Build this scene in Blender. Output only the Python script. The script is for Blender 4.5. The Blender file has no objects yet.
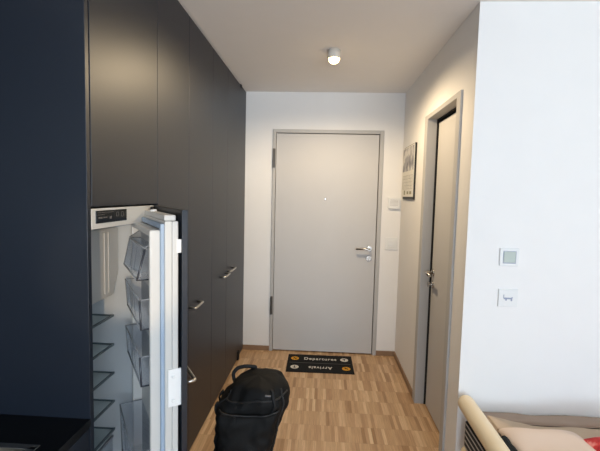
import bpy, bmesh, math, random
from mathutils import Vector, Matrix, noise
C = bpy.context.scene.collection
PI = math.pi
random.seed(7)

# ------------------------------------------------------------------ materials
def lin(c):
    return tuple(((v/255)/12.92 if v/255 <= .04045 else ((v/255+.055)/1.055)**2.4) for v in c)+(1.0,)
def mat(name, col, rough=.5, metal=0.0, spec=.5, bump=0.0, bscale=200.0, var=0.0, vscale=8.0, coat=0.0, stretch=None):
    m = bpy.data.materials.new(name); m.use_nodes = True
    nt = m.node_tree; b = nt.nodes['Principled BSDF']
    b.inputs['Base Color'].default_value = lin(col)
    b.inputs['Roughness'].default_value = rough
    b.inputs['Metallic'].default_value = metal
    b.inputs['Specular IOR Level'].default_value = spec
    b.inputs['Coat Weight'].default_value = coat; b.inputs['Coat Roughness'].default_value = .38
    tc = nt.nodes.new('ShaderNodeTexCoord'); vec = tc.outputs['Object']
    if stretch:
        mp = nt.nodes.new('ShaderNodeMapping'); mp.inputs['Scale'].default_value = stretch
        nt.links.new(vec, mp.inputs['Vector']); vec = mp.outputs['Vector']
    n = nt.nodes.new('ShaderNodeTexNoise'); n.inputs['Scale'].default_value = vscale; n.inputs['Detail'].default_value = 4
    nt.links.new(vec, n.inputs['Vector'])
    mx = nt.nodes.new('ShaderNodeMix'); mx.data_type = 'RGBA'
    c = lin(col); f = max(var, .015)
    mx.inputs[6].default_value = tuple(v*(1-f) for v in c[:3])+(1,)
    mx.inputs[7].default_value = tuple(min(1, v*(1+f)) for v in c[:3])+(1,)
    nt.links.new(n.outputs['Fac'], mx.inputs[0]); nt.links.new(mx.outputs[2], b.inputs['Base Color'])
    if bump > 0:
        n2 = nt.nodes.new('ShaderNodeTexNoise'); n2.inputs['Scale'].default_value = bscale; n2.inputs['Detail'].default_value = 3
        nt.links.new(vec, n2.inputs['Vector'])
        bp = nt.nodes.new('ShaderNodeBump'); bp.inputs['Strength'].default_value = bump; bp.inputs['Distance'].default_value = .002
        nt.links.new(n2.outputs['Fac'], bp.inputs['Height']); nt.links.new(bp.outputs['Normal'], b.inputs['Normal'])
    return m
def emit(name, col, strength):
    m = bpy.data.materials.new(name); m.use_nodes = True
    nt = m.node_tree; nt.nodes.clear()
    e = nt.nodes.new('ShaderNodeEmission'); e.inputs[0].default_value = lin(col); e.inputs[1].default_value = strength
    o = nt.nodes.new('ShaderNodeOutputMaterial'); nt.links.new(e.outputs[0], o.inputs[0]); return m
def clear(name, tint, body, amount, refl=1.0):
    """thin clear plastic: mostly see-through, with a glossy skin and a little milky body"""
    m = bpy.data.materials.new(name); m.use_nodes = True
    nt = m.node_tree; nt.nodes.clear(); N = nt.nodes.new; L = nt.links.new
    t = N('ShaderNodeBsdfTransparent'); t.inputs[0].default_value = lin(tint)
    d = N('ShaderNodeBsdfDiffuse'); d.inputs[0].default_value = lin(body)
    g = N('ShaderNodeBsdfGlossy'); g.inputs[1].default_value = .08
    m1 = N('ShaderNodeMixShader'); m1.inputs[0].default_value = amount
    L(t.outputs[0], m1.inputs[1]); L(d.outputs[0], m1.inputs[2])
    fr = N('ShaderNodeFresnel'); fr.inputs[0].default_value = 1.45
    m2 = N('ShaderNodeMixShader'); geo = N('ShaderNodeNewGeometry'); sub = N('ShaderNodeMath'); sub.operation = 'SUBTRACT'; sub.inputs[0].default_value = 1; L(geo.outputs['Backfacing'], sub.inputs[1])
    mu = N('ShaderNodeMath'); mu.operation = 'MULTIPLY'; sub.inputs[0].default_value = 1
    sc_ = N('ShaderNodeMath'); sc_.operation = 'MULTIPLY'; sc_.inputs[1].default_value = refl; L(sub.outputs[0], sc_.inputs[0]); sub = sc_
    L(fr.outputs[0], mu.inputs[0]); L(sub.outputs[0], mu.inputs[1])
    L(mu.outputs[0], m2.inputs[0]); L(m1.outputs[0], m2.inputs[1]); L(g.outputs[0], m2.inputs[2])
    o = N('ShaderNodeOutputMaterial'); L(m2.outputs[0], o.inputs[0]); return m

def parquet():
    m = bpy.data.materials.new('mosaic_parquet'); m.use_nodes = True
    nt = m.node_tree; b = nt.nodes['Principled BSDF']; N = nt.nodes.new; L = nt.links.new
    def mth(op, a, bb=None, cc=None):
        n = N('ShaderNodeMath'); n.operation = op
        for i, v in enumerate((a, bb, cc)):
            if v is None: continue
            if isinstance(v, (int, float)): n.inputs[i].default_value = v
            else: L(v, n.inputs[i])
        return n.outputs[0]
    g = N('ShaderNodeNewGeometry'); s = N('ShaderNodeSeparateXYZ'); L(g.outputs['Position'], s.inputs[0])
    row = mth('DIVIDE', s.outputs[1], .168); fl = mth('FLOOR', row)
    wn0 = N('ShaderNodeTexWhiteNoise'); wn0.noise_dimensions = '1D'; L(fl, wn0.inputs['W'])
    col = mth('ADD', mth('DIVIDE', s.outputs[0], .0215), wn0.outputs['Value']); fc = mth('FLOOR', col)
    cb = N('ShaderNodeCombineXYZ'); L(fc, cb.inputs[0]); L(fl, cb.inputs[1])
    wn = N('ShaderNodeTexWhiteNoise'); wn.noise_dimensions = '2D'; L(cb.outputs[0], wn.inputs['Vector'])
    r = N('ShaderNodeValToRGB'); e = r.color_ramp.elements
    e[0].position = 0; e[0].color = lin((162, 126, 90)); e[1].position = 1; e[1].color = lin((220, 190, 152))
    for p, c in ((.15, (184, 148, 112)), (.55, (195, 160, 122)), (.85, (206, 172, 135))):
        x = e.new(p); x.color = lin(c)
    L(wn.outputs['Value'], r.inputs[0])
    # grain running along each strip
    mp = N('ShaderNodeMapping'); mp.inputs['Scale'].default_value = (160, 9, 1)
    ad = N('ShaderNodeVectorMath'); ad.operation = 'ADD'; L(g.outputs['Position'], ad.inputs[0]); L(wn.outputs['Color'], ad.inputs[1])
    L(ad.outputs[0], mp.inputs['Vector'])
    gn = N('ShaderNodeTexNoise'); gn.inputs['Scale'].default_value = 1; gn.inputs['Detail'].default_value = 5; L(mp.outputs[0], gn.inputs['Vector'])
    gr = N('ShaderNodeMapRange'); gr.inputs[1].default_value = .3; gr.inputs[2].default_value = .7; gr.inputs[3].default_value = .84; gr.inputs[4].default_value = 1.1
    L(gn.outputs['Fac'], gr.inputs[0])
    # dark joints between strips and rows
    ex = mth('PINGPONG', mth('FRACT', col), .5); ey = mth('PINGPONG', mth('FRACT', row), .5)
    jx = mth('GREATER_THAN', ex, .022); jy = mth('GREATER_THAN', ey, .005)
    j = mth('ADD', mth('MULTIPLY', mth('MULTIPLY', jx, jy), .25), .75)
    v = N('ShaderNodeVectorMath'); v.operation = 'SCALE'; L(r.outputs[0], v.inputs[0]); L(mth('MULTIPLY', gr.outputs[0], j), v.inputs['Scale'])
    L(v.outputs[0], b.inputs['Base Color'])
    b.inputs['Roughness'].default_value = .42; b.inputs['Specular IOR Level'].default_value = .35
    return m

def photo_print():
    m = bpy.data.materials.new('calendar_photo_print'); m.use_nodes = True
    nt = m.node_tree; b = nt.nodes['Principled BSDF']; N = nt.nodes.new; L = nt.links.new
    tc = N('ShaderNodeTexCoord'); n = N('ShaderNodeTexNoise'); n.inputs['Scale'].default_value = 9; n.inputs['Detail'].default_value = 3
    L(tc.outputs['Object'], n.inputs['Vector'])
    r = N('ShaderNodeValToRGB'); e = r.color_ramp.elements
    e[0].position = .36; e[0].color = lin((110, 108, 114)); e[1].position = .6; e[1].color = lin((215, 212, 206))
    x = e.new(.5); x.color = lin((165, 163, 165))
    L(n.outputs['Fac'], r.inputs[0]); L(r.outputs[0], b.inputs['Base Color']); b.inputs['Roughness'].default_value = .6
    return m

def red_floral():
    m = bpy.data.materials.new('red_patterned_cotton'); m.use_nodes = True
    nt = m.node_tree; b = nt.nodes['Principled BSDF']; N = nt.nodes.new; L = nt.links.new
    tc = N('ShaderNodeTexCoord'); n = N('ShaderNodeTexNoise'); n.inputs['Scale'].default_value = 22; n.inputs['Detail'].default_value = 2
    L(tc.outputs['Object'], n.inputs['Vector'])
    r = N('ShaderNodeValToRGB'); e = r.color_ramp.elements
    e[0].position = .4; e[0].color = lin((170, 32, 38)); e[1].position = .68; e[1].color = lin((236, 150, 140))
    x = e.new(.56); x.color = lin((206, 58, 56))
    L(n.outputs['Fac'], r.inputs[0]); L(r.outputs[0], b.inputs['Base Color']); b.inputs['Roughness'].default_value = .9
    return m

def striped():
    m = bpy.data.materials.new('black_white_stripe_cloth'); m.use_nodes = True
    nt = m.node_tree; b = nt.nodes['Principled BSDF']; N = nt.nodes.new; L = nt.links.new
    tc = N('ShaderNodeTexCoord'); w = N('ShaderNodeTexWave'); w.bands_direction = 'Z'; w.inputs['Scale'].default_value = 11
    w.inputs['Distortion'].default_value = .6
    L(tc.outputs['Object'], w.inputs['Vector'])
    r = N('ShaderNodeValToRGB'); e = r.color_ramp.elements
    e[0].position = .72; e[0].color = lin((40, 42, 46)); e[1].position = .85; e[1].color = lin((190, 188, 184))
    L(w.outputs['Fac'], r.inputs[0]); L(r.outputs[0], b.inputs['Base Color']); b.inputs['Roughness'].default_value = .9
    return m

M = dict(
    wall=mat('white_wall_paint', (238, 236, 233), .9, spec=.2, bump=.08, bscale=260),
    ceil=mat('white_ceiling_paint', (240, 237, 234), .92, spec=.15, bump=.06, bscale=200),
    floor=parquet(),
    base=mat('oak_skirting', (142, 113, 86), .5, var=.12, vscale=6, stretch=(4, 4, 40)),
    lam=mat('dark_navy_laminate', (19, 26, 37), .43, spec=.6, bump=.04, bscale=500),
    carc=mat('dark_carcass_board', (34, 36, 42), .6),
    black=mat('matt_black_gap', (10, 10, 11), .8),
    steel=mat('brushed_steel', (190, 186, 178), .3, metal=1.0),
    hinge=mat('dark_steel_hinge', (92, 88, 84), .4, metal=.6),
    chrome=mat('satin_nickel', (200, 196, 190), .25, metal=1.0),
    door=mat('light_grey_door_paint', (197, 195, 193), .5, spec=.4),
    frame=mat('grey_steel_frame_paint', (184, 182, 179), .5, spec=.4),
    gap_shade=mat('dark_gap_shade', (30, 29, 28), .8),
    white=mat('white_plastic', (232, 232, 230), .35),
    fridge=mat('white_fridge_liner', (198, 202, 204), .4),
    fdoor=mat('white_fridge_door', (198, 197, 193), .35),
    gask=mat('grey_blue_gasket', (150, 168, 188), .6),
    disp=mat('black_display', (14, 13, 13), .2),
    icon=mat('dim_grey_icon', (88, 84, 80), .4),
    bin=clear('clear_bin_plastic', (242, 244, 247), (210, 214, 220), .10),
    rim=mat('dark_edge_of_clear_plastic', (48, 52, 60), .25),
    softrim=mat('grey_edge_of_clear_plastic', (140, 143, 146), .25),
    glass=clear('shelf_glass', (246, 250, 250), (170, 185, 185), .03, .35),
    gedge=mat('green_grey_glass_edge', (92, 104, 108), .2),
    cream=mat('cream_enamel', (232, 214, 180), .35, spec=.5),
    taupe=mat('taupe_sheet', (170, 150, 134), .95, spec=.1, bump=.25, bscale=350, var=.04),
    sand=mat('sand_cotton', (196, 174, 150), .95, spec=.1, bump=.25, bscale=350, var=.03),
    pink=mat('blush_beige_pillow', (224, 204, 188), .95, spec=.1, bump=.2, bscale=300),
    red=red_floral(), stripe=striped(),
    char=mat('charcoal_cloth', (44, 48, 50), .95, spec=.1, bump=.3, bscale=300),
    bag=mat('black_bag_nylon', (11, 11, 11), .72, spec=.25, bump=.35, bscale=420, var=.1, vscale=20),
    web=mat('black_webbing', (20, 20, 21), .6, spec=.3, bump=.4, bscale=600),
    zip=mat('black_zip_tape', (22, 22, 23), .5),
    logo=mat('grey_badge', (105, 105, 108), .4),
    mat_=mat('black_rubber_mat', (26, 26, 27), .85, spec=.2, bump=.5, bscale=500),
    mtxt=mat('white_mat_print', (214, 208, 198), .8),
    myel=mat('yellow_mat_print', (222, 160, 40), .8),
    sage=mat('grey_green_display_window', (186, 196, 188), .25),
    mark=mat('blue_grey_marking', (150, 158, 178), .5),
    paper=mat('white_paper', (226, 222, 212), .8),
    photo=photo_print(), blkboard=mat('black_board', (26, 25, 24), .6),
    line=mat('grey_printed_line', (150, 146, 140), .8),
    olive=mat('olive_grey_print', (160, 156, 132), .8),
    lampbody=mat('white_lamp_housing', (215, 208, 196), .4),
    bulb=emit('lit_warm_lens', (255, 216, 148), 12),
    worktop=mat('black_stone_worktop', (9, 9, 10), .3, spec=.35, var=.2, vscale=60),
    pane=clear('window_pane', (250, 252, 255), (255, 255, 255), .0),
)

# ------------------------------------------------------------------ mesh helpers
def box(bm, a, b, bev=0.0, seg=2, mi=0):
    a = Vector(a); b = Vector(b)
    r = bmesh.ops.create_cube(bm, size=1)
    vs = r['verts']; bmesh.ops.scale(bm, vec=b-a, verts=vs); bmesh.ops.translate(bm, vec=(a+b)/2, verts=vs)
    fs = {f for v in vs for f in v.link_faces}
    for f in fs: f.material_index = mi
    if bev > 0:
        es = list({e for v in vs for e in v.link_edges})
        rr = bmesh.ops.bevel(bm, geom=es, offset=bev, segments=seg, profile=.5, affect='EDGES')
        for f in rr['faces']: f.material_index = mi
    return vs
def cyl(bm, p, q, r1, r2=None, n=20, mi=0):
    p = Vector(p); q = Vector(q); d = q-p
    rr = bmesh.ops.create_cone(bm, cap_ends=True, segments=n, radius1=r1, radius2=r1 if r2 is None else r2, depth=d.length)
    rot = Vector((0, 0, 1)).rotation_difference(d.normalized()).to_matrix().to_4x4()
    bmesh.ops.transform(bm, matrix=Matrix.Translation((p+q)/2) @ rot, verts=rr['verts'])
    for f in {f for v in rr['verts'] for f in v.link_faces}: f.material_index = mi
def tube(bm, pts, r, n=12, mi=0, flat=None):
    """round (or flattened) tube through points; flat=(normal_vec, ratio) squashes the section along that direction"""
    pts = [Vector(p) for p in pts]; rings = []
    up = None
    for i, p in enumerate(pts):
        t = (pts[min(i+1, len(pts)-1)]-pts[max(i-1, 0)]).normalized()
        if up is None:
            up = Vector((0, 0, 1)) if abs(t.z) < .9 else Vector((1, 0, 0))
        s = t.cross(up).normalized(); u2 = s.cross(t).normalized(); up = u2
        rad = r(i/(len(pts)-1)) if callable(r) else r
        ring = []
        for k in range(n):
            a = 2*PI*k/n; o = (s*math.cos(a)+u2*math.sin(a))*rad
            if flat:
                nv = Vector(flat[0]).normalized(); o -= nv*o.dot(nv)*(1-flat[1])
            ring.append(bm.verts.new(p+o))
        rings.append(ring)
    for a, b in zip(rings, rings[1:]):
        for k in range(n):
            f = bm.faces.new((a[k], a[(k+1) % n], b[(k+1) % n], b[k])); f.material_index = mi; f.smooth = True
    for ring, rev in ((rings[0], True), (rings[-1], False)):
        f = bm.faces.new(ring[::-1] if rev else ring); f.material_index = mi
def arcpts(pts, rad, n=5):
    """polyline with rounded corners"""
    pts = [Vector(p) for p in pts]; out = [pts[0]]
    for a, b, c in zip(pts, pts[1:], pts[2:]):
        d1 = (a-b).normalized(); d2 = (c-b).normalized()
        s, e = b+d1*rad, b+d2*rad
        for i in range(n+1):
            t = i/n; out.append(s*(1-t)**2+b*2*t*(1-t)+e*t*t)
    out.append(pts[-1]); return out
def lathe(bm, prof, origin, axis=(0, 0, 1), n=32, mi=0):
    rot = Vector((0, 0, 1)).rotation_difference(Vector(axis).normalized()).to_matrix(); o = Vector(origin)
    rings = [[bm.verts.new(o+rot @ Vector((r*math.cos(2*PI*k/n), r*math.sin(2*PI*k/n), h))) for k in range(n)] for r, h in prof]
    for a, b in zip(rings, rings[1:]):
        for k in range(n):
            f = bm.faces.new((a[k], a[(k+1) % n], b[(k+1) % n], b[k])); f.smooth = True; f.material_index = mi
    f = bm.faces.new(rings[0][::-1]); f.material_index = mi
    f = bm.faces.new(rings[-1]); f.material_index = mi
def obj(name, bm, m, parent=None, smooth=False, loc=None, rotz=0):
    bmesh.ops.recalc_face_normals(bm, faces=bm.faces)
    me = bpy.data.meshes.new(name); bm.to_mesh(me); bm.free()
    for x in (m if isinstance(m, (list, tuple)) else [m]): me.materials.append(x)
    if smooth:
        for p in me.polygons: p.use_smooth = True
    o = bpy.data.objects.new(name, me); C.objects.link(o)
    if parent: o.parent = parent
    if loc: o.location = loc
    if rotz: o.rotation_euler = (0, 0, rotz)
    return o
def B(*boxes, bev=0.0):
    bm = bmesh.new()
    for b in boxes: box(bm, b[0], b[1], bev)
    return bm
def tag(o, label, cat=None, group=None, kind=None):
    o['label'] = label
    if cat: o['category'] = cat
    if group: o['group'] = group
    if kind: o['kind'] = kind
    return o
def thing(name, label, cat, loc=(0, 0, 0), rotz=0, group=None, kind=None):
    o = bpy.data.objects.new(name, None); C.objects.link(o); o.empty_display_size = .1
    o.location = loc; o.rotation_euler = (0, 0, rotz)
    return tag(o, label, cat, group, kind)
def struct(name, bm, m, label, cat, smooth=False):
    return tag(obj(name, bm, m, smooth=smooth), label, cat, kind='structure')

# ------------------------------------------------------------------ measured layout (metres)
XC, XR, YB, ZC, YC = -.726, .7256, 3.742, 2.442, 2.028
XL, XRR, YR = -1.36, 3.3, -2.6
# seams of the cabinet run along Y
S0, S1, S2, S3, S4, S5 = 1.222, 1.733, 2.147, 2.612, 3.020, 3.470

# ------------------------------------------------------------------ shell
struct('floor', B(((XL-.1, YR-.1, -.1), (XRR+.1, YB+.1, 0))), M['floor'], 'light oak mosaic parquet floor in narrow strips', 'floor')
struct('ceiling', B(((XL-.1, YR-.1, ZC), (XRR+.1, YB+.1, ZC+.1))), M['ceil'], 'white painted ceiling', 'ceiling')
# back wall with the entrance opening
DX0, DX1, DZ = -.443, .511, 2.072
struct('wall_back', B(((XL-.1, YB, 0), (DX0-.005, YB+.12, ZC)), ((DX1+.005, YB, 0), (XR+.14, YB+.12, ZC)),
       ((DX0-.005, YB, DZ+.005), (DX1+.005, YB+.12, ZC)), ((DX0-.1, YB+.12, 0), (DX1+.1, YB+.16, ZC))), M['wall'], 'white end wall around the grey entrance door', 'wall')
struct('wall_left', B(((XL-.1, YR, 0), (XL, YB, ZC))), M['lam'], 'unseen left wall behind the cabinets, dark finish added for the side panel reflection', 'wall')  # dark finish added so the navy side panel reflects something dark
SY0, SY1, SZ = 2.262, 2.868, 2.046       # clear opening of the side door frame
struct('wall_right', B(((XR, YC, 0), (XR+.13, SY0-.012, ZC)), ((XR, SY1+.012, 0), (XR+.13, YB, ZC)),
       ((XR, SY0-.012, SZ+.012), (XR+.13, SY1+.012, ZC)), ((XR+.13, SY0-.1, 0), (XR+.17, SY1+.1, ZC))), M['wall'], 'white corridor wall around the narrow side door', 'wall')
struct('wall_bedside', B(((XR, YC, 0), (XRR+.1, YC+.03, ZC))), M['wall'], 'broad white wall above the bed', 'wall')
struct('wall_far_right', B(((XRR, YR, 0), (XRR+.1, YC, ZC))), M['wall'], 'white wall at the far end of the room', 'wall')
# rear wall with a window behind the viewer
WX0, WX1, WZ0, WZ1 = -.7, 2.5, .75, 2.3
struct('wall_rear', B(((XL-.1, YR-.12, 0), (WX0, YR, ZC)), ((WX1, YR-.12, 0), (XRR+.1, YR, ZC)),
       ((WX0, YR-.12, 0), (WX1, YR, WZ0)), ((WX0, YR-.12, WZ1), (WX1, YR, ZC))), M['wall'], 'white wall with the window', 'wall')
w = tag(obj('window_1', B(((WX0, YR-.09, WZ0), (WX1, YR-.03, WZ0+.06)), ((WX0, YR-.09, WZ1-.06), (WX1, YR-.03, WZ1)),
       ((WX0, YR-.09, WZ0), (WX0+.06, YR-.03, WZ1)), ((WX1-.06, YR-.09, WZ0), (WX1, YR-.03, WZ1)),
       (((WX0+WX1)/2-.04, YR-.09, WZ0), ((WX0+WX1)/2+.04, YR-.03, WZ1))), M['white']), 'white framed window in the rear wall', 'window', kind='structure')
obj('pane', B(((WX0+.05, YR-.066, WZ0+.05), (WX1-.05, YR-.06, WZ1-.05))), M['pane'], w)

# skirting boards
BH, BT = .046, .012
struct('baseboard_back', B(((XC-.02, YB-BT, 0), (-.474, YB, BH)), ((.549, YB-BT, 0), (XR, YB, BH)), bev=.002), M['base'], 'oak skirting board either side of the entrance door', 'baseboard')
struct('baseboard_right', B(((XR-BT, 2.945, 0), (XR, YB-BT, BH)), ((XR-BT, YC-BT, 0), (XR, 2.185, BH)), bev=.002), M['base'], 'oak skirting board along the corridor wall', 'baseboard')
struct('baseboard_bedside', B(((XR, YC-BT, 0), (XRR, YC, BH)), bev=.002), M['base'], 'oak skirting board behind the bed', 'baseboard')

# ------------------------------------------------------------------ entrance door
d1 = thing('door_1', 'light grey flush entrance door with lever handle and peephole', 'door', ((DX0+DX1)/2, YB, 0), kind='structure')
def L(p, o): return tuple(Vector(p)-Vector(o))
def obw(name, bm, m, parent, smooth=False):
    """mesh given in world coordinates, parented under a thing that sits at parent.location"""
    bmesh.ops.translate(bm, vec=-Vector(parent.location), verts=bm.verts)
    return obj(name, bm, m, parent, smooth)
FP = .014
fr = bmesh.new()
box(fr, (-.4725, YB-FP, 0), (DX0, YB+.06, DZ+.032), .003)
box(fr, (DX1, YB-FP, 0), (.5475, YB+.06, DZ+.032), .003)
box(fr, (DX0, YB-FP, DZ), (DX1, YB+.06, DZ+.032), .003)
obw('door_frame', fr, M['frame'], d1)
obw('door_gap_shade', B(((DX0, YB+.03, 0), (DX1, YB+.05, DZ))), M['gap_shade'], d1)  # dark sheet behind the leaf, gives the gap its shade
leaf = obw('door_leaf', B(((DX0+.004, YB-.004, .012), (DX1-.006, YB+.03, DZ-.006)), bev=.002), M['door'], d1)
def rosette(bm, c, ax, r=.026, t=.009):
    lathe(bm, [(r, 0), (r, t*.7), (r*.9, t)], c, ax, 28)
# lever furniture (children of the leaf, world coordinates again relative to the same origin)
hx, hz = .449, 1.018
h = bmesh.new(); rosette(h, (hx, YB-.004, hz), (0, -1, 0))
tube(h, arcpts([(hx, YB-.006, hz), (hx, YB-.058, hz), (hx-.128, YB-.058, hz-.001)], .016), .0095, 14)
obw('lever_handle', h, M['chrome'], d1).parent = leaf
h = bmesh.new(); rosette(h, (hx-.002, YB-.004, hz-.092), (0, -1, 0))
lathe(h, [(.009, 0), (.009, .006), (.007, .008)], (hx-.002, YB-.013, hz-.086), (0, -1, 0), 16)
box(h, (hx-.006, YB-.020, hz-.112), (hx+.002, YB-.012, hz-.088), .001)
obw('lock_cylinder', h, M['chrome'], d1).parent = leaf
h = bmesh.new(); lathe(h, [(.009, 0), (.009, .002), (.005, .003)], (.027, YB-.004, 1.470), (0, -1, 0), 20)
obw('peephole', h, M['chrome'], d1).parent = leaf
for z0, z1 in ((1.75, 1.925), (.36, .535)):
    h = bmesh.new(); cyl(h, (-.4625, YB-.021, z0), (-.4625, YB-.021, z1), .0075, n=14); cyl(h, (-.4625, YB-.021, z0+.055), (-.4625, YB-.021, z0+.06), .009, n=14)
    box(h, (-.468, YB-.02, z0), (-.446, YB-.006, z1), .001)
    tag(obw('hinge', h, M['hinge'], d1), 'dark steel hinge')

# ------------------------------------------------------------------ side door in the corridor wall
d2 = thing('door_2', 'narrow grey side door set back in a steel frame', 'door', (XR, (SY0+SY1)/2, 0), kind='structure')
FO0, FO1, FZ = 2.200, 2.938, 2.076
fr = bmesh.new()
RD = .062                                  # depth of the reveal
box(fr, (XR-.012, FO0, 0), (XR+RD+.05, SY0, FZ), .002)
box(fr, (XR-.012, SY1, 0), (XR+RD+.05, FO1, FZ), .002)
box(fr, (XR-.012, SY0, SZ), (XR+RD+.05, SY1, FZ), .002)
obw('door_frame', fr, M['frame'], d2)
obw('door_gap_shade', B(((XR+RD+.02, SY0, 0), (XR+RD+.04, SY1, SZ)), ((XR+RD-.008, SY1-.006, 0), (XR+RD+.02, SY1, SZ)), ((XR+RD-.008, SY0, SZ-.006), (XR+RD+.02, SY1, SZ))), M['gap_shade'], d2)  # near-black strips stand in for the shade in the gap around the leaf
leaf2 = obw('door_leaf', B(((XR+RD, SY0+.004, .01), (XR+RD+.035, SY1-.024, SZ-.026)), bev=.002), M['door'], d2)
hy, hz2 = SY1-.062, .985
h = bmesh.new(); rosette(h, (XR+RD, hy, hz2), (-1, 0, 0))
tube(h, arcpts([(XR+RD-.004, hy, hz2), (XR+RD-.058, hy, hz2), (XR+RD-.058, hy-.125, hz2-.001)], .016), .0095, 14)
obw('lever_handle', h, M['chrome'], d2).parent = leaf2
h = bmesh.new(); rosette(h, (XR+RD, hy, hz2-.085), (-1, 0, 0))
cyl(h, (XR+RD-.006, hy, hz2-.085), (XR+RD-.026, hy, hz2-.085), .007, n=14)
box(h, (XR+RD-.036, hy-.005, hz2-.102), (XR+RD-.022, hy+.005, hz2-.068), .002)
obw('lock_thumb_turn', h, M['chrome'], d2).parent = leaf2

# ------------------------------------------------------------------ tall cabinets
TOPZ, BOTZ = 2.428, .014
DT = .019
def bar_handle(bm, y0, y1, z, x, out=.035, rr=.007):
    tube(bm, arcpts([(x, y0, z), (x+out, y0, z), (x+out, y1, z), (x, y1, z)], .008, 4), rr, 12)
# first cupboard (its handle is hidden behind the open fridge door, so none is built)
def plain_cabinet(y0, y1, label, handle=None):
    t = thing('tall_cabinet', label, 'cabinet', (XC, (y0+y1)/2, 0), group='tall dark cupboards along the left wall')
    cb = bmesh.new()
    X0, X1 = XL+.012, XC-DT-.002
    box(cb, (X0, y0+.0005, 0), (X1, y0+.019, ZC-.012)); box(cb, (X0, y1-.019, 0), (X1, y1-.0005, ZC-.012))
    box(cb, (X0, y0+.019, 0), (X1, y1-.019, .02)); box(cb, (X0, y0+.019, ZC-.032), (X1, y1-.019, ZC-.012))
    box(cb, (X0, y0+.019, .02), (X0+.008, y1-.019, ZC-.032))
    obw('carcass', cb, M['carc'], t)
    d = obw('cabinet_door', B(((XC-DT, y0+.0015, BOTZ), (XC, y1-.0015, TOPZ)), bev=.0012), M['lam'], t)
    if handle:
        hb = bmesh.new(); bar_handle(hb, handle[0], handle[1], handle[2], XC)
        obw('bar_handle', hb, M['steel'], t).parent = d
    return t
plain_cabinet(S1, S2, 'tall dark cupboard just beyond the open fridge door, no handle showing')
plain_cabinet(S2, S3, 'tall dark cupboard with the nearest of the bar handles', (2.164, 2.307, .854))
plain_cabinet(S3, S4, 'tall dark cupboard with the nearer handle of the close pair', (2.845, 2.997, .889))
plain_cabinet(S4, S5, 'tall dark cupboard with the farther handle of the close pair, nearest the end wall', (3.042, 3.205, .897))
fl = thing('filler_panel', 'slim dark filler panel between the last cupboard and the end wall', 'panel', (XC, (S5+YB)/2, 0))
obw('panel_board', B(((XC-.022, S5+.003, .012), (XC-.004, YB-.002, ZC-.006)), bev=.001), M['lam'], fl)
obw('plinth_end', B(((XC-.03, 3.4715, 0), (XC+.010, 3.515, .078)), bev=.002), M['black'], fl)
obw('top_end_cap', B(((XC-.03, 3.4715, ZC-.03), (XC+.006, 3.50, ZC-.0065)), bev=.002), M['black'], fl)

# ------------------------------------------------------------------ housing around the fridge
FZT = 1.448                                # underside of the upper door
fc = thing('fridge_housing', 'dark navy tall housing around the open fridge, side panel facing the kitchen', 'cabinet', (XC, (S0+S1)/2, 0))
obw('side_panel', B(((XL+.012, 1.2, 0), (XC, 1.2195, ZC-.008)), bev=.001), M['lam'], fc)
cb = bmesh.new(); X0, X1 = XL+.012, XC-DT-.002
box(cb, (X0, S1-.018, 0), (X1, S1-.0005, ZC-.012)); box(cb, (X0, 1.2197, FZT+.004), (X1, S1-.018, FZT+.022)); box(cb, (X0, 1.2197, ZC-.032), (X1, S1-.018, ZC-.012))
box(cb, (X0, 1.2197, 0), (X1, S1-.018, .09)); box(cb, (X0, 1.2197, .09), (X0+.008, S1-.018, ZC-.032))
obw('carcass', cb, M['carc'], fc)
obw('upper_door', B(((XC-DT, S0+.0035, FZT), (XC, S1-.0015, TOPZ)), bev=.0012), M['lam'], fc)

# ------------------------------------------------------------------ fridge
HX, HY = XC, S1-.004                       # hinge line
rf = thing('refrigerator', 'white built-in fridge with its door standing open', 'fridge', (XC-.3, (S0+S1)/2, .09))
FY0, FY1, FX0, FX1 = 1.226, 1.711, XL+.03, XC-.046
IY0, IY1, IX0 = FY0+.03, FY1-.03, FX0+.05
ITOP, IBOT = 1.372, .17
bm = bmesh.new()
box(bm, (FX0, FY0, .095), (FX1, IY0, 1.44)); box(bm, (FX0, IY1, .095), (FX1, FY1, 1.44))
box(bm, (FX0, IY0, .095), (IX0, IY1, 1.44)); box(bm, (IX0, IY0, .095), (FX1, IY1, IBOT)); box(bm, (IX0, IY0, ITOP), (FX1, IY1, 1.44))
obw('fridge_body', bm, M['fridge'], rf)
PX = XC-.002
cp = obw('control_panel', B(((FX1, FY0+.002, 1.374), (PX, FY1-.012, 1.441)), bev=.002), M['fdoor'], rf)
obw('display', B(((PX, FY0+.022, 1.392), (PX+.002, FY0+.225, 1.434)), bev=.0008), M['disp'], rf).parent = cp
bm = bmesh.new(); x0 = PX+.002
for y0, y1, z0, z1 in ((.030, .075, 1.419, 1.4205), (.030, .13, 1.4265, 1.428), (.035, .060, 1.407, 1.413), (.065, .09, 1.408, 1.4125),
                       (.150, .164, 1.424, 1.4255), (.150, .164, 1.410, 1.4115), (.150, .1515, 1.410, 1.4255), (.1625, .164, 1.410, 1.4255),
                       (.184, .200, 1.424, 1.4255), (.184, .200, 1.408, 1.4095), (.184, .1855, 1.408, 1.4255), (.1985, .2, 1.408, 1.4255), (.105, .118, 1.404, 1.413)):
    box(bm, (x0, FY0+y0, z0), (x0+.0004, FY0+y1, z1))
tag(obw('display_marks', bm, M['icon'], rf), 'dim grey control symbols').parent = cp
bm = bmesh.new()
box(bm, (PX+.004, FY1-.055, 1.40), (PX+.014, FY1-.012, 1.408), .001); box(bm, (PX+.004, FY1-.06, 1.40), (PX+.012, FY1-.05, 1.436), .001)
box(bm, (PX+.004, FY1-.06, 1.428), (PX+.014, FY1-.012, 1.436), .001)
obw('hinge_bracket', bm, M['carc'], rf)
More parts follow.
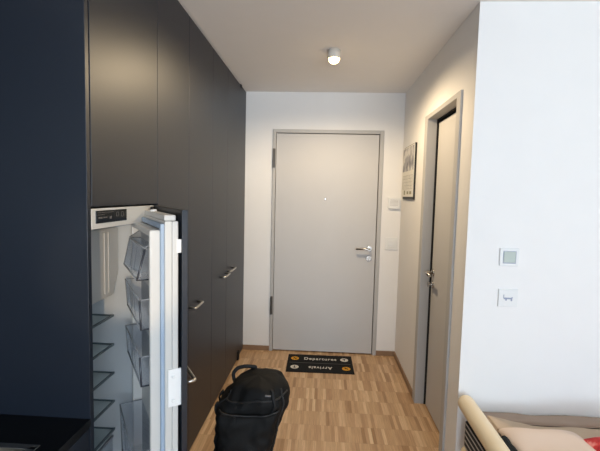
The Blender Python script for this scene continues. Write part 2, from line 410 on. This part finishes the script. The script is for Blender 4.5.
# freezer box with its flap, at the top of the cavity
fz = bmesh.new()
for a, b in (((IX0, IY0, 1.085), (-.900, IY1, 1.10)), ((IX0, IY0, 1.10), (-.900, IY0+.02, 1.345)), ((IX0, IY1-.02, 1.10), (-.900, IY1, 1.345)), ((IX0, IY0, 1.345), (-.900, IY1, 1.36))): box(fz, a, b)
obw('freezer_box', fz, M['fridge'], rf)
bm = bmesh.new()
pr = [(IY0+.004, 1.06), (IY1-.055, 1.06), (IY1-.012, 1.16), (IY1-.012, 1.345), (IY0+.004, 1.345)]
lo = [bm.verts.new((-.900, y, z)) for y, z in pr]; hi = [bm.verts.new((-.873, y, z)) for y, z in pr]
bm.faces.new(lo[::-1]); bm.faces.new(hi)
for i in range(5): bm.faces.new((lo[i], lo[(i+1) % 5], hi[(i+1) % 5], hi[i]))
bmesh.ops.bevel(bm, geom=list(bm.edges), offset=.004, segments=2, affect='EDGES')
for y in (IY1-.10, IY1-.13): box(bm, (-.873, y, 1.08), (-.868, y+.006, 1.33), .002)
flap = obw('freezer_flap', bm, M['fdoor'], rf)
for z in (.955, .825, .695, .565, .435):
    bm = bmesh.new(); box(bm, (IX0+.01, IY0, z-.004), (-.905, IY1, z), 0, 2, 0); box(bm, (-.910, IY0, z-.007), (-.902, IY1, z+.002), .001, 2, 1)
    box(bm, (IX0+.01, IY1-.004, z-.006), (-.910, IY1, z+.001), 0, 2, 1)
    obw('glass_shelf', bm, [M['glass'], M['gedge']], rf)
bm = bmesh.new(); DZ0, DZ1, DX = .19, .40, -.91
for a, b, mi in (((DX-.004, IY0+.01, DZ0), (DX, IY1-.01, DZ1), 0), ((IX0+.02, IY0+.01, DZ0), (DX, IY1-.01, DZ0+.004), 0), ((DX-.006, IY0+.008, DZ1-.004), (DX+.003, IY1-.008, DZ1+.004), 1)): box(bm, a, b, 0, 2, mi)
obw('vegetable_drawer', bm, [M['bin'], M['softrim']], rf)

# the open door, built in its own frame: x along the width from the hinge, -y towards the inside
ang = -math.radians(56.6)
DW = .515
PB, PT_ = 0.02, FZT-.006
dpv = bpy.data.objects.new('door', bpy.data.meshes.new('door')); C.objects.link(dpv)
bm = bmesh.new()
box(bm, (.018, -.048, .12), (DW-.010, -.028, 1.405), .004); box(bm, (.018, -.071, .12), (DW-.015, -.047, 1.405), .004)   # outer slab of the fridge door
box(bm, (.03, -.069, 1.405), (DW-.03, -.032, 1.424), .003)          # raised head with hinge cover
lip = .040
def ring(bm, x0, x1, z0, z1, y0, y1, w, bev=0.006):
    box(bm, (x0, y1, z0), (x0+w, y0, z1), bev, 3); box(bm, (x1-w, y1, z0), (x1, y0, z1), bev, 3)
    box(bm, (x0+w*.5, y1, z1-w), (x1-w*.5, y0, z1), bev, 3); box(bm, (x0+w*.5, y1, z0), (x1-w*.5, y0, z0+w), bev, 3)
ring(bm, .05, DW-.030, .15, 1.375, -.071, -.116, .022)              # raised liner lip
box(bm, (.06, -.080, .16), (DW-.046, -.070, 1.365))                 # inner liner
bmesh.ops.recalc_face_normals(bm, faces=bm.faces); bm.to_mesh(dpv.data); bm.free()
dpv.data.materials.append(M['fdoor']); dpv.parent = rf
dpv.location = Vector((HX, HY, 0))-Vector(rf.location); dpv.rotation_euler = (0, 0, ang)
bm = bmesh.new(); ring(bm, .026, DW-.018, .13, 1.396, -.071, -.084, .018, .003)
tag(obj('door_gasket', bm, M['gask'], dpv), 'grey blue rubber gasket')
bm = bmesh.new(); box(bm, (.003, -.019, BOTZ+.0), (DW, 0, PT_), .0012)
tag(obj('front_panel', bm, M['lam'], dpv), 'dark navy furniture panel')
bm = bmesh.new(); tube(bm, arcpts([(.335, 0, .842), (.335, .035, .842), (.487, .035, .842), (.487, 0, .842)], .008, 4), .0058, 12)
obj('bar_handle', bm, M['steel'], dpv)
for z0, z1 in ((.775, .905), (1.30, 1.345)):
    bm = bmesh.new(); box(bm, (DW-.014, -.062 if z1 < 1 else -.034, z0), (DW-.009, -.019, z1), .001)
    if z1 < 1:
        for zz in (z0+.02, z1-.025): lathe(bm, [(.006, 0), (.006, .002), (.004, .003)], (DW-.009, -.045, zz), (1, 0, 0), 14)
    obj('fixing_bracket', bm, M['white'], dpv)
bm = bmesh.new(); lathe(bm, [(.012, 0), (.012, .006), (.008, .008)], (.22, -.055, 1.424), (0, 0, 1), 18)
obj('hinge_cap', bm, M['white'], dpv)
def bin_mesh(z0, z1, x0, x1, y0, y1, t=.004, ky=.006):
    """open clear tray: floor, back, tapered front and ends, with dark edge beads"""
    bm = bmesh.new(); r = .0028; k = .012
    def quad(ps, mi=0):
        f = bm.faces.new([bm.verts.new(p) for p in ps]); f.material_index = mi
    # y0 is the wall side, y1 (more negative) the front
    A = [(x0+k, y0, z0), (x1-k, y0, z0), (x1-k, y1+ky, z0), (x0+k, y1+ky, z0)]
    T = [(x0, y0, z1), (x1, y0, z1), (x1, y1, z1), (x0, y1, z1)]
    quad(A[::-1])
    for i in range(4):
        j = (i+1) % 4
        quad([A[i], A[j], T[j], T[i]])
    bmesh.ops.solidify(bm, geom=bm.faces[:], thickness=t)
    mi = 1
    tube(bm, [A[1], A[2], T[2]], .0035, 6, 2); tube(bm, [A[2], A[3]], r, 6, mi)
    tube(bm, [T[0], T[3], T[2], T[1]], r*.8, 6, mi)
    tube(bm, [A[3], T[3]], r*.8, 6, mi)
    return bm
x0, x1 = .085, DW-.060
for z0, z1, lab, yf in ((1.205, 1.310, 'lidded', -.147), (1.035, 1.140, '', -.143), (.838, .945, '', -.143), (.42, .612, '', -.168)):
    bm = bin_mesh(z0, z1, x0, x1, -.081, yf+(.022 if lab else 0), ky=-.024 if lab else .006)
    # stiffening ribs on the front
    for xx in (.2, .3):
        tube(bm, [(xx, yf+.008, z0+.01), (xx, yf+.002 if not lab else yf+.02, z1-.01)], .0012, 5, 1)
    if lab:   # hinged clear lid over the top tray
        n0 = len(bm.verts)
        f = bm.faces.new([bm.verts.new(p) for p in ((x0, -.081, z1+.03), (x1, -.081, z1+.03), (x1, yf+.024, z1+.004), (x0, yf+.024, z1+.004))])
        r_ = bmesh.ops.solidify(bm, geom=[f], thickness=.003)
        tube(bm, [(x0, -.085, z1+.03), (x0, yf+.022, z1+.004), (x1, yf+.022, z1+.004), (x1, -.085, z1+.03)], .0022, 6, 1)
        tag(obj('door_tray', bm, [M['bin'], M['softrim'], M['rim']], dpv), 'clear tray with a sloping lid')
    else:
        obj('door_tray', bm, [M['bin'], M['softrim'], M['rim']], dpv)

# ------------------------------------------------------------------ kitchen counter in the lower left corner
WT0, WT1 = .738, .765
SKX0, SKX1, SKY0, SKY1 = -1.24, -.80, .55, 1.045
kc = thing('base_cabinet', 'dark navy kitchen base cabinet in the bottom left corner', 'cabinet', (-1.04, .2, 0))
X0, X1 = XL+.005, XC-.004
cb = bmesh.new(); box(cb, (X0, -.8, .1), (X0+.015, 1.198, WT0-.001)); box(cb, (X0, -.8, .1), (X1-.022, 1.198, .118)); box(cb, (X0, 1.18, .1), (X1-.022, 1.198, WT0-.001)); box(cb, (X0, -.8, .1), (X1-.022, -.782, WT0-.001)); box(cb, (X0, -.8, 0), (X1-.06, 1.198, .1))
obw('carcass', cb, M['carc'], kc)
for y0, y1 in ((-.8, -.13), (-.13, .54), (.54, 1.198)):
    obw('cabinet_door', B(((X1-.02, y0+.002, .105), (X1, y1-.002, WT0-.006)), bev=.001), M['lam'], kc)
wt = bmesh.new()
box(wt, (XL+.004, -.82, WT0), (SKX0, 1.199, WT1)); box(wt, (SKX1, -.82, WT0), (XC, 1.199, WT1)); box(wt, (SKX0, -.82, WT0), (SKX1, SKY0, WT1)); box(wt, (SKX0, SKY1, WT0), (SKX1, 1.199, WT1))
tag(obj('worktop', wt, M['worktop']), 'glossy black kitchen worktop against the navy side panel', 'worktop')
sk = thing('sink', 'stainless steel sink let into the black worktop', 'sink', ((SKX0+SKX1)/2, (SKY0+SKY1)/2, WT1))
bm = bmesh.new()
box(bm, (SKX0-.012, SKY1-.012, WT1), (SKX1+.012, SKY1+.010, WT1+.003), .001); box(bm, (SKX0-.012, SKY0-.010, WT1), (SKX1+.012, SKY0+.012, WT1+.003), .001)
box(bm, (SKX0-.012, SKY0, WT1), (SKX0+.012, SKY1, WT1+.003), .001); box(bm, (SKX1-.012, SKY0, WT1), (SKX1+.012, SKY1, WT1+.003), .001)
obw('sink_rim', bm, M['steel'], sk)
bm = bmesh.new(); e = .004
box(bm, (SKX0+.002, SKY1-.002-e, .60), (SKX1-.002, SKY1-.002, WT1)); box(bm, (SKX0+.002, SKY0+.002, .60), (SKX1-.002, SKY0+.002+e, WT1))
box(bm, (SKX0+.002, SKY0+.002, .60), (SKX0+.002+e, SKY1-.002, WT1)); box(bm, (SKX1-.002-e, SKY0+.002, .60), (SKX1-.002, SKY1-.002, WT1)); box(bm, (SKX0+.002, SKY0+.002, .596), (SKX1-.002, SKY1-.002, .60))
obw('sink_bowl', bm, M['steel'], sk)

# ------------------------------------------------------------------ ceiling lamp
LX, LY = .05, 2.68
lp = thing('ceiling_lamp', 'small round ceiling spotlight, lit, in the corridor', 'lamp', (LX, LY, ZC))
bm = bmesh.new()
lathe(bm, [(.043, 0), (.043, -.050), (.041, -.054), (.038, -.054), (.036, -.042), (.012, -.04)], (LX, LY, ZC), (0, 0, 1), 40)
obw('lamp_housing', bm, M['lampbody'], lp)
bm = bmesh.new(); lathe(bm, [(.012, -.0405), (.034, -.043), (.035, -.058), (.031, -.072), (.020, -.081), (.006, -.085)], (LX, LY, ZC), (0, 0, 1), 32)
obw('lamp_lens', bm, M['bulb'], lp, True)

# ------------------------------------------------------------------ wall fittings
def plate(name, label, cat, c, wdt, hgt, face, depth=.010):
    """face 'back' looks towards -Y"""
    t = thing(name, label, cat, c)
    bm = bmesh.new(); box(bm, (-wdt/2, -depth, -hgt/2), (wdt/2, 0, hgt/2), .003, 3); obj('plate', bm, M['white'], t)
    return t
t = plate('thermostat', 'white wall plate with a grey-green display window, above the other plate over the bed', 'thermostat', (.9335, YC, 1.2185), .093, .088, 'back')
bm = bmesh.new(); box(bm, (-.028, -.0125, -.026), (.028, -.009, .028), .002); obj('display_window', bm, M['sage'], t)
bm = bmesh.new(); box(bm, (-.031, -.012, -.031), (.031, -.0095, -.027), .001); box(bm, (-.031, -.012, .029), (.031, -.0095, .031), .0008); box(bm, (-.031, -.012, -.031), (-.029, -.0095, .031), .0008); box(bm, (.029, -.012, -.031), (.031, -.0095, .031), .0008)
obj('display_surround', bm, M['mark'], t)
t = plate('wall_outlet', 'white wall plate with small grey-blue slots, lower of the two over the bed', 'outlet', (.939, YC, 1.0125), .094, .090, 'back')
bm = bmesh.new()
box(bm, (-.024, -.0108, .000), (-.020, -.0098, .018), .0006); box(bm, (-.022, -.0108, -.005), (.020, -.0098, .003), .0006)
box(bm, (-.014, -.0108, -.012), (-.006, -.0098, -.004), .0006); box(bm, (.012, -.0108, -.014), (.020, -.0098, -.004), .0006); box(bm, (.016, -.0108, .0), (.022, -.0098, .006), .0006)
obj('outlet_slots', bm, M['mark'], t)
t = plate('door_intercom', 'square white box on the end wall above the light switch', 'intercom', (.657, YB, 1.447), .102, .100, 'back', .026)
bm = bmesh.new()
for i in range(5): box(bm, (-.036, -.0268, -.02+.012*i), (.036, -.0258, -.018+.012*i))
obj('speaker_slots', bm, M['line'], t)
t = plate('light_switch', 'white rocker switch plate beside the entrance door lever', 'switch', (.650, YB, 1.070), .112, .112, 'back')
bm = bmesh.new(); box(bm, (-.034, -.016, -.014), (.034, -.009, .034), .002); box(bm, (-.034, -.0125, -.036), (.034, -.009, -.018), .002)
obj('rocker', bm, M['white'], t)

# calendar on the corridor wall
cy0, cy1, cz0, cz1 = 3.195, 3.632, 1.488, 1.932
ca = thing('wall_calendar', 'wall calendar with a grey photo on a black board beside the side door', 'calendar', (XR, (cy0+cy1)/2, cz0))
obw('backing_board', B(((XR-.014, cy0, cz0), (XR-.001, cy1-.02, cz1)), bev=.001), M['blkboard'], ca)
pg = obw('calendar_page', B(((XR-.018, cy0+.010, cz0+.020), (XR-.0135, cy1, cz1-.006))), M['paper'], ca)
obw('photo', B(((XR-.0195, cy0+.02, cz0+.235), (XR-.0178, cy1-.008, cz1-.014))), M['photo'], ca).parent = pg
bm = bmesh.new(); x0, x1 = XR-.0192, XR-.0178
for i in range(5): box(bm, (x0, cy0+.04, cz0+.085+.028*i), (x1, cy1-.02, cz0+.0865+.028*i))
for i in range(8): box(bm, (x0, cy0+.04+.053*i, cz0+.085), (x1, cy0+.0415+.053*i, cz0+.197))
obw('date_grid', bm, M['line'], ca).parent = pg
for a_, b_, z0, z1 in ((.06, .13, .042, .066), (.17, .23, .042, .066), (.30, .35, .036, .074)):
    obw('printed_block', B(((x0, cy0+a_, cz0+z0), (x1, cy0+b_, cz0+z1))), M['olive'], ca).parent = pg

# ------------------------------------------------------------------ door mat
mtz = .006
mt = thing('door_mat', 'black doormat lettered for departures and arrivals, in front of the entrance door', 'doormat', (.019, 3.478, 0), rotz=.012)
MW, MH = .585, .372
bm = bmesh.new(); box(bm, (-MW/2, -MH/2, 0), (MW/2, MH/2, mtz), .002); obj('mat_base', bm, M['mat_'], mt)
bm = bmesh.new(); box(bm, (-MW/2+.02, -.002, mtz), (MW/2-.02, .002, mtz+.0006)); obj('dividing_line', bm, M['icon'], mt)
dg = bpy.context.evaluated_depsgraph_get()
def text(s, size, name, m, parent, loc, rz=0, bold=.0, wide=1.0):
    cu = bpy.data.curves.new(name, 'FONT'); cu.body = s; cu.size = size; cu.align_x = 'CENTER'; cu.align_y = 'CENTER'; cu.extrude = .0004; cu.space_character = 1.16; cu.offset = bold
    tmp = bpy.data.objects.new(name, cu); C.objects.link(tmp)
    bpy.context.view_layer.update()
    me = bpy.data.meshes.new_from_object(tmp.evaluated_get(bpy.context.evaluated_depsgraph_get()))
    bpy.data.objects.remove(tmp, do_unlink=True)
    me.materials.clear(); me.materials.append(m)
    o = bpy.data.objects.new(name, me); C.objects.link(o); o.parent = parent; o.location = loc; o.rotation_euler = (0, 0, rz); o.scale = (wide, 1, 1)
    return o
text('Departures', .072, 'lettering', M['mtxt'], mt, (.003, .092, mtz+.0005), 0, .0011, .77)
text('Arrivals', .072, 'lettering', M['mtxt'], mt, (.003, -.092, mtz+.0005), PI, .0011, .77)
def disc(bm, c, r, z, h): lathe(bm, [(r, 0), (r, h)], (c[0], c[1], z), (0, 0, 1), 32)
for (x, y, m, fg, kind, rz) in ((-.228, .092, 'myel', 'mat_', 'plane', .6), (.222, .092, 'mtxt', 'mat_', 'arrow', 0), (-.222, -.092, 'mtxt', 'mat_', 'arrow', PI), (.228, -.092, 'myel', 'mat_', 'plane', PI+.6)):
    bm = bmesh.new(); disc(bm, (0, 0), .036, mtz, .001); o = obj('sign_disc', bm, M[m], mt, loc=(x, y, 0), rotz=rz)
    bm = bmesh.new(); z0, z1 = mtz+.001, mtz+.0018
    def poly(ps):
        a = [bm.verts.new((p[0], p[1], z0)) for p in ps]; b = [bm.verts.new((p[0], p[1], z1)) for p in ps]
        bm.faces.new(b); n = len(ps)
        for i in range(n): bm.faces.new((a[i], a[(i+1) % n], b[(i+1) % n], b[i]))
    if kind == 'arrow':
        poly([(0, .024), (-.020, .004), (-.011, .004), (-.004, .010), (-.004, -.024), (.004, -.024), (.004, .010), (.011, .004), (.020, .004)])
    else:
        poly([(-.004, -.022), (.004, -.022), (.004, .022), (0, .027), (-.004, .022)])
        poly([(-.026, -.006), (0, .008), (.026, -.006), (.026, -.010), (0, -.002), (-.026, -.010)])
        poly([(-.011, -.022), (0, -.015), (.011, -.022), (.011, -.025), (-.011, -.025)])
    obj('arrow_symbol' if kind == 'arrow' else 'plane_symbol', bm, M[fg], mt, loc=(x, y, 0), rotz=rz)

# ------------------------------------------------------------------ big black bag standing on the floor
bg = thing('travel_backpack', 'large black backpack standing upright on the parquet beside the cupboards', 'backpack', (-.334, 1.80, 0))
def sstep(a, b, x):
    t = max(0, min(1, (x-a)/(b-a))); return t*t*(3-2*t)
BHT = .655
def bag_point(u, v):
    """u angle round the bag, v 0..1 up the side and over the top"""
    k = .84
    if v < .78: z = BHT*k*(v/.78); s = 1.0
    else:
        a = (v-.78)/.22*PI/2; s = max(.02, math.cos(a)**.4); z = BHT*k+BHT*(1-k)*math.sin(a)**.9
    a_ = .095+.050*sstep(.05, .5, z)+.006*sstep(.4, .55, z)-.02*sstep(.56, .62, z)
    b_ = .128-.020*z
    c, n_ = math.cos(u), math.sin(u); ex = .58
    x = a_*s*math.copysign(abs(c)**ex, c); y = b_*s*math.copysign(abs(n_)**ex, n_)
    top = sstep(.70, .86, v)
    z -= top*(+.030*max(0, -x+.02)/.15+.022*max(0, -y+.02)/.12)
    x += -.026+.10*z+.02*top; y += .03*z
    p = Vector((x, y, z))
    w_ = noise.noise(p*8)*.010+noise.noise(p*19+Vector((3, 1, 7)))*.008+.009*(1-abs(noise.noise(p*14+Vector((9, 2, 1)))*2))
    w_ += .003*math.sin(u*5+z*14)
    return p+Vector((c, n_, .25)).normalized()*w_*min(1, z/.05)
NU, NV = 110, 84
bm = bmesh.new()
rows = [[bm.verts.new(bag_point(2*PI*i/NU, j/NV)) for i in range(NU)] for j in range(NV+1)]
for a, b in zip(rows, rows[1:]):
    for i in range(NU): bm.faces.new((a[i], a[(i+1) % NU], b[(i+1) % NU], b[i]))
bm.faces.new(rows[0][::-1]); bm.faces.new(rows[-1])
obj('bag_body', bm, M['bag'], bg, True)
def onbag(u, v, off=.004):
    p = bag_point(u, v); c, n_ = math.cos(u), math.sin(u)
    return p+Vector((c*.9, n_*.9, .3 if v < .8 else 1)).normalized()*off
# bulging front pocket with a drooping zip at its top
nx, nz = 44, 40
UA, UB = -PI*.81, -PI*.19
def pocket(s, t):
    v = .05+t*(.735-.035*math.sin(PI*s))
    p = bag_point(UA+(UB-UA)*s, v)
    bul = .030*(max(0, 1-(2*s-1)**4)**.6)*(max(0, 1-(2*t-1)**8)**.5)
    wr = (noise.noise(Vector((p.x*15, p.z*13, 2)))*.007+noise.noise(Vector((p.x*30, p.z*32, 5)))*.003)*min(1, bul*40)
    return p+Vector((0, -1, .06))*(bul+wr-.004)
bm = bmesh.new()
g = [[bm.verts.new(pocket(i/nx, j/nz)) for i in range(nx+1)] for j in range(nz+1)]
for j in range(nz):
    for i in range(nx): bm.faces.new((g[j][i], g[j][i+1], g[j+1][i+1], g[j+1][i]))
pk = obj('front_pocket', bm, M['bag'], bg, True)
sm = pk.modifiers.new('thickness', 'SOLIDIFY'); sm.thickness = .006; sm.offset = -1
bm = bmesh.new(); tube(bm, [pocket(.06+.88*i/30, .985)+Vector((0, -.008, .006)) for i in range(31)], .0036, 8)
zp = obj('pocket_zip', bm, M['zip'], bg)
bm = bmesh.new(); pz = pocket(.42, .97)
box(bm, pz+Vector((-.005, -.014, -.03)), pz+Vector((.004, -.007, .008)), .001); obj('zip_puller', bm, M['web'], zp)
for u in (-PI*.14, -PI*.90):
    bm = bmesh.new(); tube(bm, [onbag(u, .03+.87*i/60, .001) for i in range(61)], .004, 7); obj('seam_piping', bm, M['zip'], bg)
bm = bmesh.new(); tube(bm, [onbag(-PI*.04-PI*.92*i/50, .85, .001) for i in range(51)], .0042, 7); obj('main_zip', bm, M['zip'], bg)
# carry loop, flat webbing standing up at the top left
bm = bmesh.new()
loop = [(-.02, .10, .612), (.035, .088, .657), (-.017, .082, .661), (-.056, .078, .652), (-.077, .072, .628), (-.070, .062, .600), (-.045, .05, .560)]
tube(bm, arcpts(loop, .012, 5), .009, 10, flat=((0, 1, .0), .9)); obj('carry_handle', bm, M['web'], bg, True)
for uu in (PI*.93, PI*1.07):
    bm = bmesh.new(); tube(bm, [onbag(uu+.12*math.sin(i/6), .78-.5*i/24, .004+.005*math.sin(i*.7)) for i in range(25)], .013, 10, flat=((1, 0, 0), .3)); obj('side_strap', bm, M['web'], bg, True)
for uu in (-PI*.33,):
    bm = bmesh.new(); tube(bm, [onbag(uu, .70+.22*i/20, .002) for i in range(21)], .009, 10, flat=((0, .5, 1), .3)); obj('compression_strap', bm, M['web'], bg, True)
bm = bmesh.new(); pl = onbag(-PI*.40, .885, .004)
box(bm, pl+Vector((-.013, -.006, -.003)), pl+Vector((.013, .002, .003)), .001); obj('badge', bm, M['logo'], bg)

# ------------------------------------------------------------------ bed
bd = thing('bed', 'bed with a cream tubular end rail against the white wall', 'bed', (.74, 1.55, 0))
TX, TZ, TR = .742, .489, .041
bm = bmesh.new()
pts_ = [(TX, 1.995-.02*(1-math.cos(q*PI/2))*0-.041*(1-math.sin(q*PI/2)), TZ) for q in (0.02, .2, .4, .6, .8, 1)][::-1]
rad_ = [max(.004, TR*math.sqrt(max(0, 1-((p_[1]-1.954)/.0411)**2))) for p_ in pts_]
pts_ += [(TX-.012*i/10, 1.95-.93*i/10, TZ) for i in range(11)]; rad_ += [TR]*11
tube(bm, pts_, lambda t_: rad_[int(round(t_*(len(rad_)-1)))], 24)
cyl(bm, (TX-.006, 1.60, 0), (TX-.006, 1.60, TZ), .02); cyl(bm, (TX-.012, 1.06, 0), (TX-.012, 1.06, TZ), .02)
obw('end_rail', bm, M['cream'], bd, True)
bm = bmesh.new(); tube(bm, [(TX, 1.93, .262), (TX-.01, 1.04, .262)], .024, 16); obw('lower_rail', bm, M['cream'], bd, True)
bm = bmesh.new(); box(bm, (TX+.03, 1.05, .2), (2.72, 1.08, .28), .004); box(bm, (TX+.03, 1.93, .2), (2.72, 1.96, .28), .004); box(bm, (TX+.03, 1.08, .24), (2.72, 1.93, .26))
box(bm, (2.68, 1.05, 0), (2.72, 1.96, .48), .006)
obw('bed_frame', bm, M['cream'], bd)
def soft(name, a, b, m, bev, amp, sc, label=None, cat=None, parent=None, cuts=40, seed=0.0, shape=None):
    bm = bmesh.new(); a = Vector(a); b = Vector(b); d = b-a
    nx = max(6, int(d.x/.02)); ny = max(6, int(d.y/.02)); nx = min(nx, 90); ny = min(ny, 60); nz = 8
    r = bmesh.ops.create_cube(bm, size=1)
    bmesh.ops.scale(bm, vec=d, verts=r['verts']); bmesh.ops.translate(bm, vec=(a+b)/2, verts=r['verts'])
    bmesh.ops.bevel(bm, geom=list(bm.edges), offset=bev, segments=4, profile=.5, affect='EDGES')
    for axis, n in ((0, nx), (1, ny)):
        for i in range(1, n):
            co = Vector(a); co[axis] = a[axis]+d[axis]*i/n; no = Vector((0, 0, 0)); no[axis] = 1
            bmesh.ops.bisect_plane(bm, geom=bm.verts[:]+bm.edges[:]+bm.faces[:], plane_co=co, plane_no=no)
    for v in bm.verts:
        if v.co.z > (a.z+b.z)/2:
            k = noise.noise(Vector((v.co.x*sc, v.co.y*sc*1.4, seed)))+.4*noise.noise(Vector((v.co.x*sc*2.3, v.co.y*sc*3, seed+4)))
            v.co.z += amp*k
            if shape: v.co.z += shape(v.co)
    bmesh.ops.recalc_face_normals(bm, faces=bm.faces)
    o = obj(name, bm, m, None, True) if not parent else obw(name, bm, m, parent, True)
    if label: tag(o, label, cat)
    return o
soft('mattress', (TX+.05, 1.06, .262), (2.66, 2.005, .397), M['taupe'], .035, .006, 4, parent=bd)
soft('bedspread', (TX+.075, 1.925, .398), (1.9, 2.014, .428), M['taupe'], .016, .010, 5, 'taupe bedspread lying along the wall on the bed', 'bedspread', seed=3)
soft('blanket', (TX+.085, 1.795, .398), (1.9, 1.922, .418), M['sand'], .012, .006, 6, 'sand coloured folded blanket beside the cream rail on the bed', 'blanket', seed=6,
     shape=lambda c: .045*max(0, 1-abs(c.x-.82)/.22) if c.y > 1.5 else 0)
soft('throw', (TX+.034, 1.12, .397), (TX+.085, 1.70, .498), M['char'], .03, .008, 12, 'charcoal throw bunched beside the cream rail', 'throw', seed=9)
def pillow(name, c, w_, d_, h_, m, label, cat, rz=0, tilt=0):
    bm = bmesh.new(); n = 36
    for sgn in (1, -1):
        g = []
        for j in range(n+1):
            row = []
            for i in range(n+1):
                s, t = 2*i/n-1, 2*j/n-1
                k = (max(0, 1-abs(s)**3)*max(0, 1-abs(t)**3))**.5
                px = s*w_/2*(1-.06*(1-abs(t))*abs(s)); py = t*d_/2*(1-.06*(1-abs(s))*abs(t))
                wr = noise.noise(Vector((px*9, py*9, 1.5)))*.012*k
                row.append(bm.verts.new((px, py, sgn*h_/2*k+wr)))
            g.append(row)
        for j in range(n):
            for i in range(n): bm.faces.new((g[j][i], g[j][i+1], g[j+1][i+1], g[j+1][i]))
    bmesh.ops.remove_doubles(bm, verts=bm.verts, dist=.0004)
    o = obj(name, bm, m, None, True, c, rz); o.rotation_euler = (tilt, 0, rz); tag(o, label, cat); return o
pillow('pillow', (.985, 1.53, .468), .34, .50, .125, M['pink'], 'blush beige pillow lying beside the cream rail', 'pillow', .0)
pillow('cushion', (1.30, 1.45, .492), .40, .46, .17, M['red'], 'red patterned cushion in the bottom right corner', 'cushion', 0)
soft('striped_cloth', (TX-.016, 1.10, .29), (TX+.024, 1.92, .425), M['stripe'], .008, .003, 12, 'black and white striped cloth tucked below the cream rail', 'cloth', seed=2)

# ------------------------------------------------------------------ light
def area(name, loc, rot, sx, sy, power, col):
    l = bpy.data.lights.new(name, 'AREA'); l.shape = 'RECTANGLE'; l.size = sx; l.size_y = sy; l.energy = power; l.color = col
    o = bpy.data.objects.new(name, l); C.objects.link(o); o.location = loc; o.rotation_euler = rot; return o
area('window_daylight', ((WX0+WX1)/2, YR-.02, (WZ0+WZ1)/2), (PI/2, 0, 0), WX1-WX0-.1, WZ1-WZ0-.1, 94, (.67, .835, 1.0))
area('ceiling_fill_light', ((WX0+WX1)/2, YR-.01, 1.2), (PI/2+.95, 0, 0), WX1-WX0-.1, .7, 75, (.80, .90, 1.0))  # added fill at the window, tilted up to lighten the ceiling
l = bpy.data.lights.new('fridge_warm_spot', 'SPOT'); l.energy = 300; l.color = (1.0, .72, .42); l.spot_size = math.radians(7.5); l.spot_blend = .6; l.shadow_soft_size = .02  # added narrow warm spot aimed at the open fridge, its source unseen
o = bpy.data.objects.new('fridge_warm_spot', l); C.objects.link(o); o.location = (1.05, YR+.1, 1.72)
o.rotation_euler = (Vector((-.72, 1.40, 1.24))-o.location).to_track_quat('-Z', 'Y').to_euler()
l = bpy.data.lights.new('lamp_light', 'SPOT'); l.energy = 64; l.color = (1.0, .78, .50); l.spot_size = math.radians(176); l.spot_blend = .5; l.shadow_soft_size = .03
o = bpy.data.objects.new('lamp_light', l); C.objects.link(o); o.location = (LX, LY, ZC-.095)
wd = bpy.data.worlds.new('World'); bpy.context.scene.world = wd; wd.use_nodes = True
wd.node_tree.nodes['Background'].inputs[0].default_value = (.6, .75, 1, 1); wd.node_tree.nodes['Background'].inputs[1].default_value = .6

# ------------------------------------------------------------------ camera
cam = bpy.data.cameras.new('Camera'); co = bpy.data.objects.new('Camera', cam); C.objects.link(co)
f, yaw, pitch, roll = 400.0, .05417, .0756, .02403
cam.sensor_fit = 'HORIZONTAL'; cam.sensor_width = 36; cam.lens = f/600*36; cam.clip_start = .02
fw = Vector((-math.sin(yaw)*math.cos(pitch), math.cos(yaw)*math.cos(pitch), -math.sin(pitch)))
rt = Vector((math.cos(yaw), math.sin(yaw), 0)); up = rt.cross(fw)
r2 = rt*math.cos(roll)+up*math.sin(roll); u2 = -rt*math.sin(roll)+up*math.cos(roll)
mw = Matrix((r2, u2, -fw)).transposed().to_4x4(); mw.translation = (0, 0, 1.5); co.matrix_world = mw
sc = bpy.context.scene; sc.camera = co
sc.view_settings.view_transform = 'Standard'; sc.view_settings.look = 'None'; sc.view_settings.exposure = 0.0; sc.view_settings.gamma = 1.0
sc.cycles.transparent_max_bounces = 40; sc.cycles.diffuse_bounces = 6; sc.cycles.max_bounces = 14
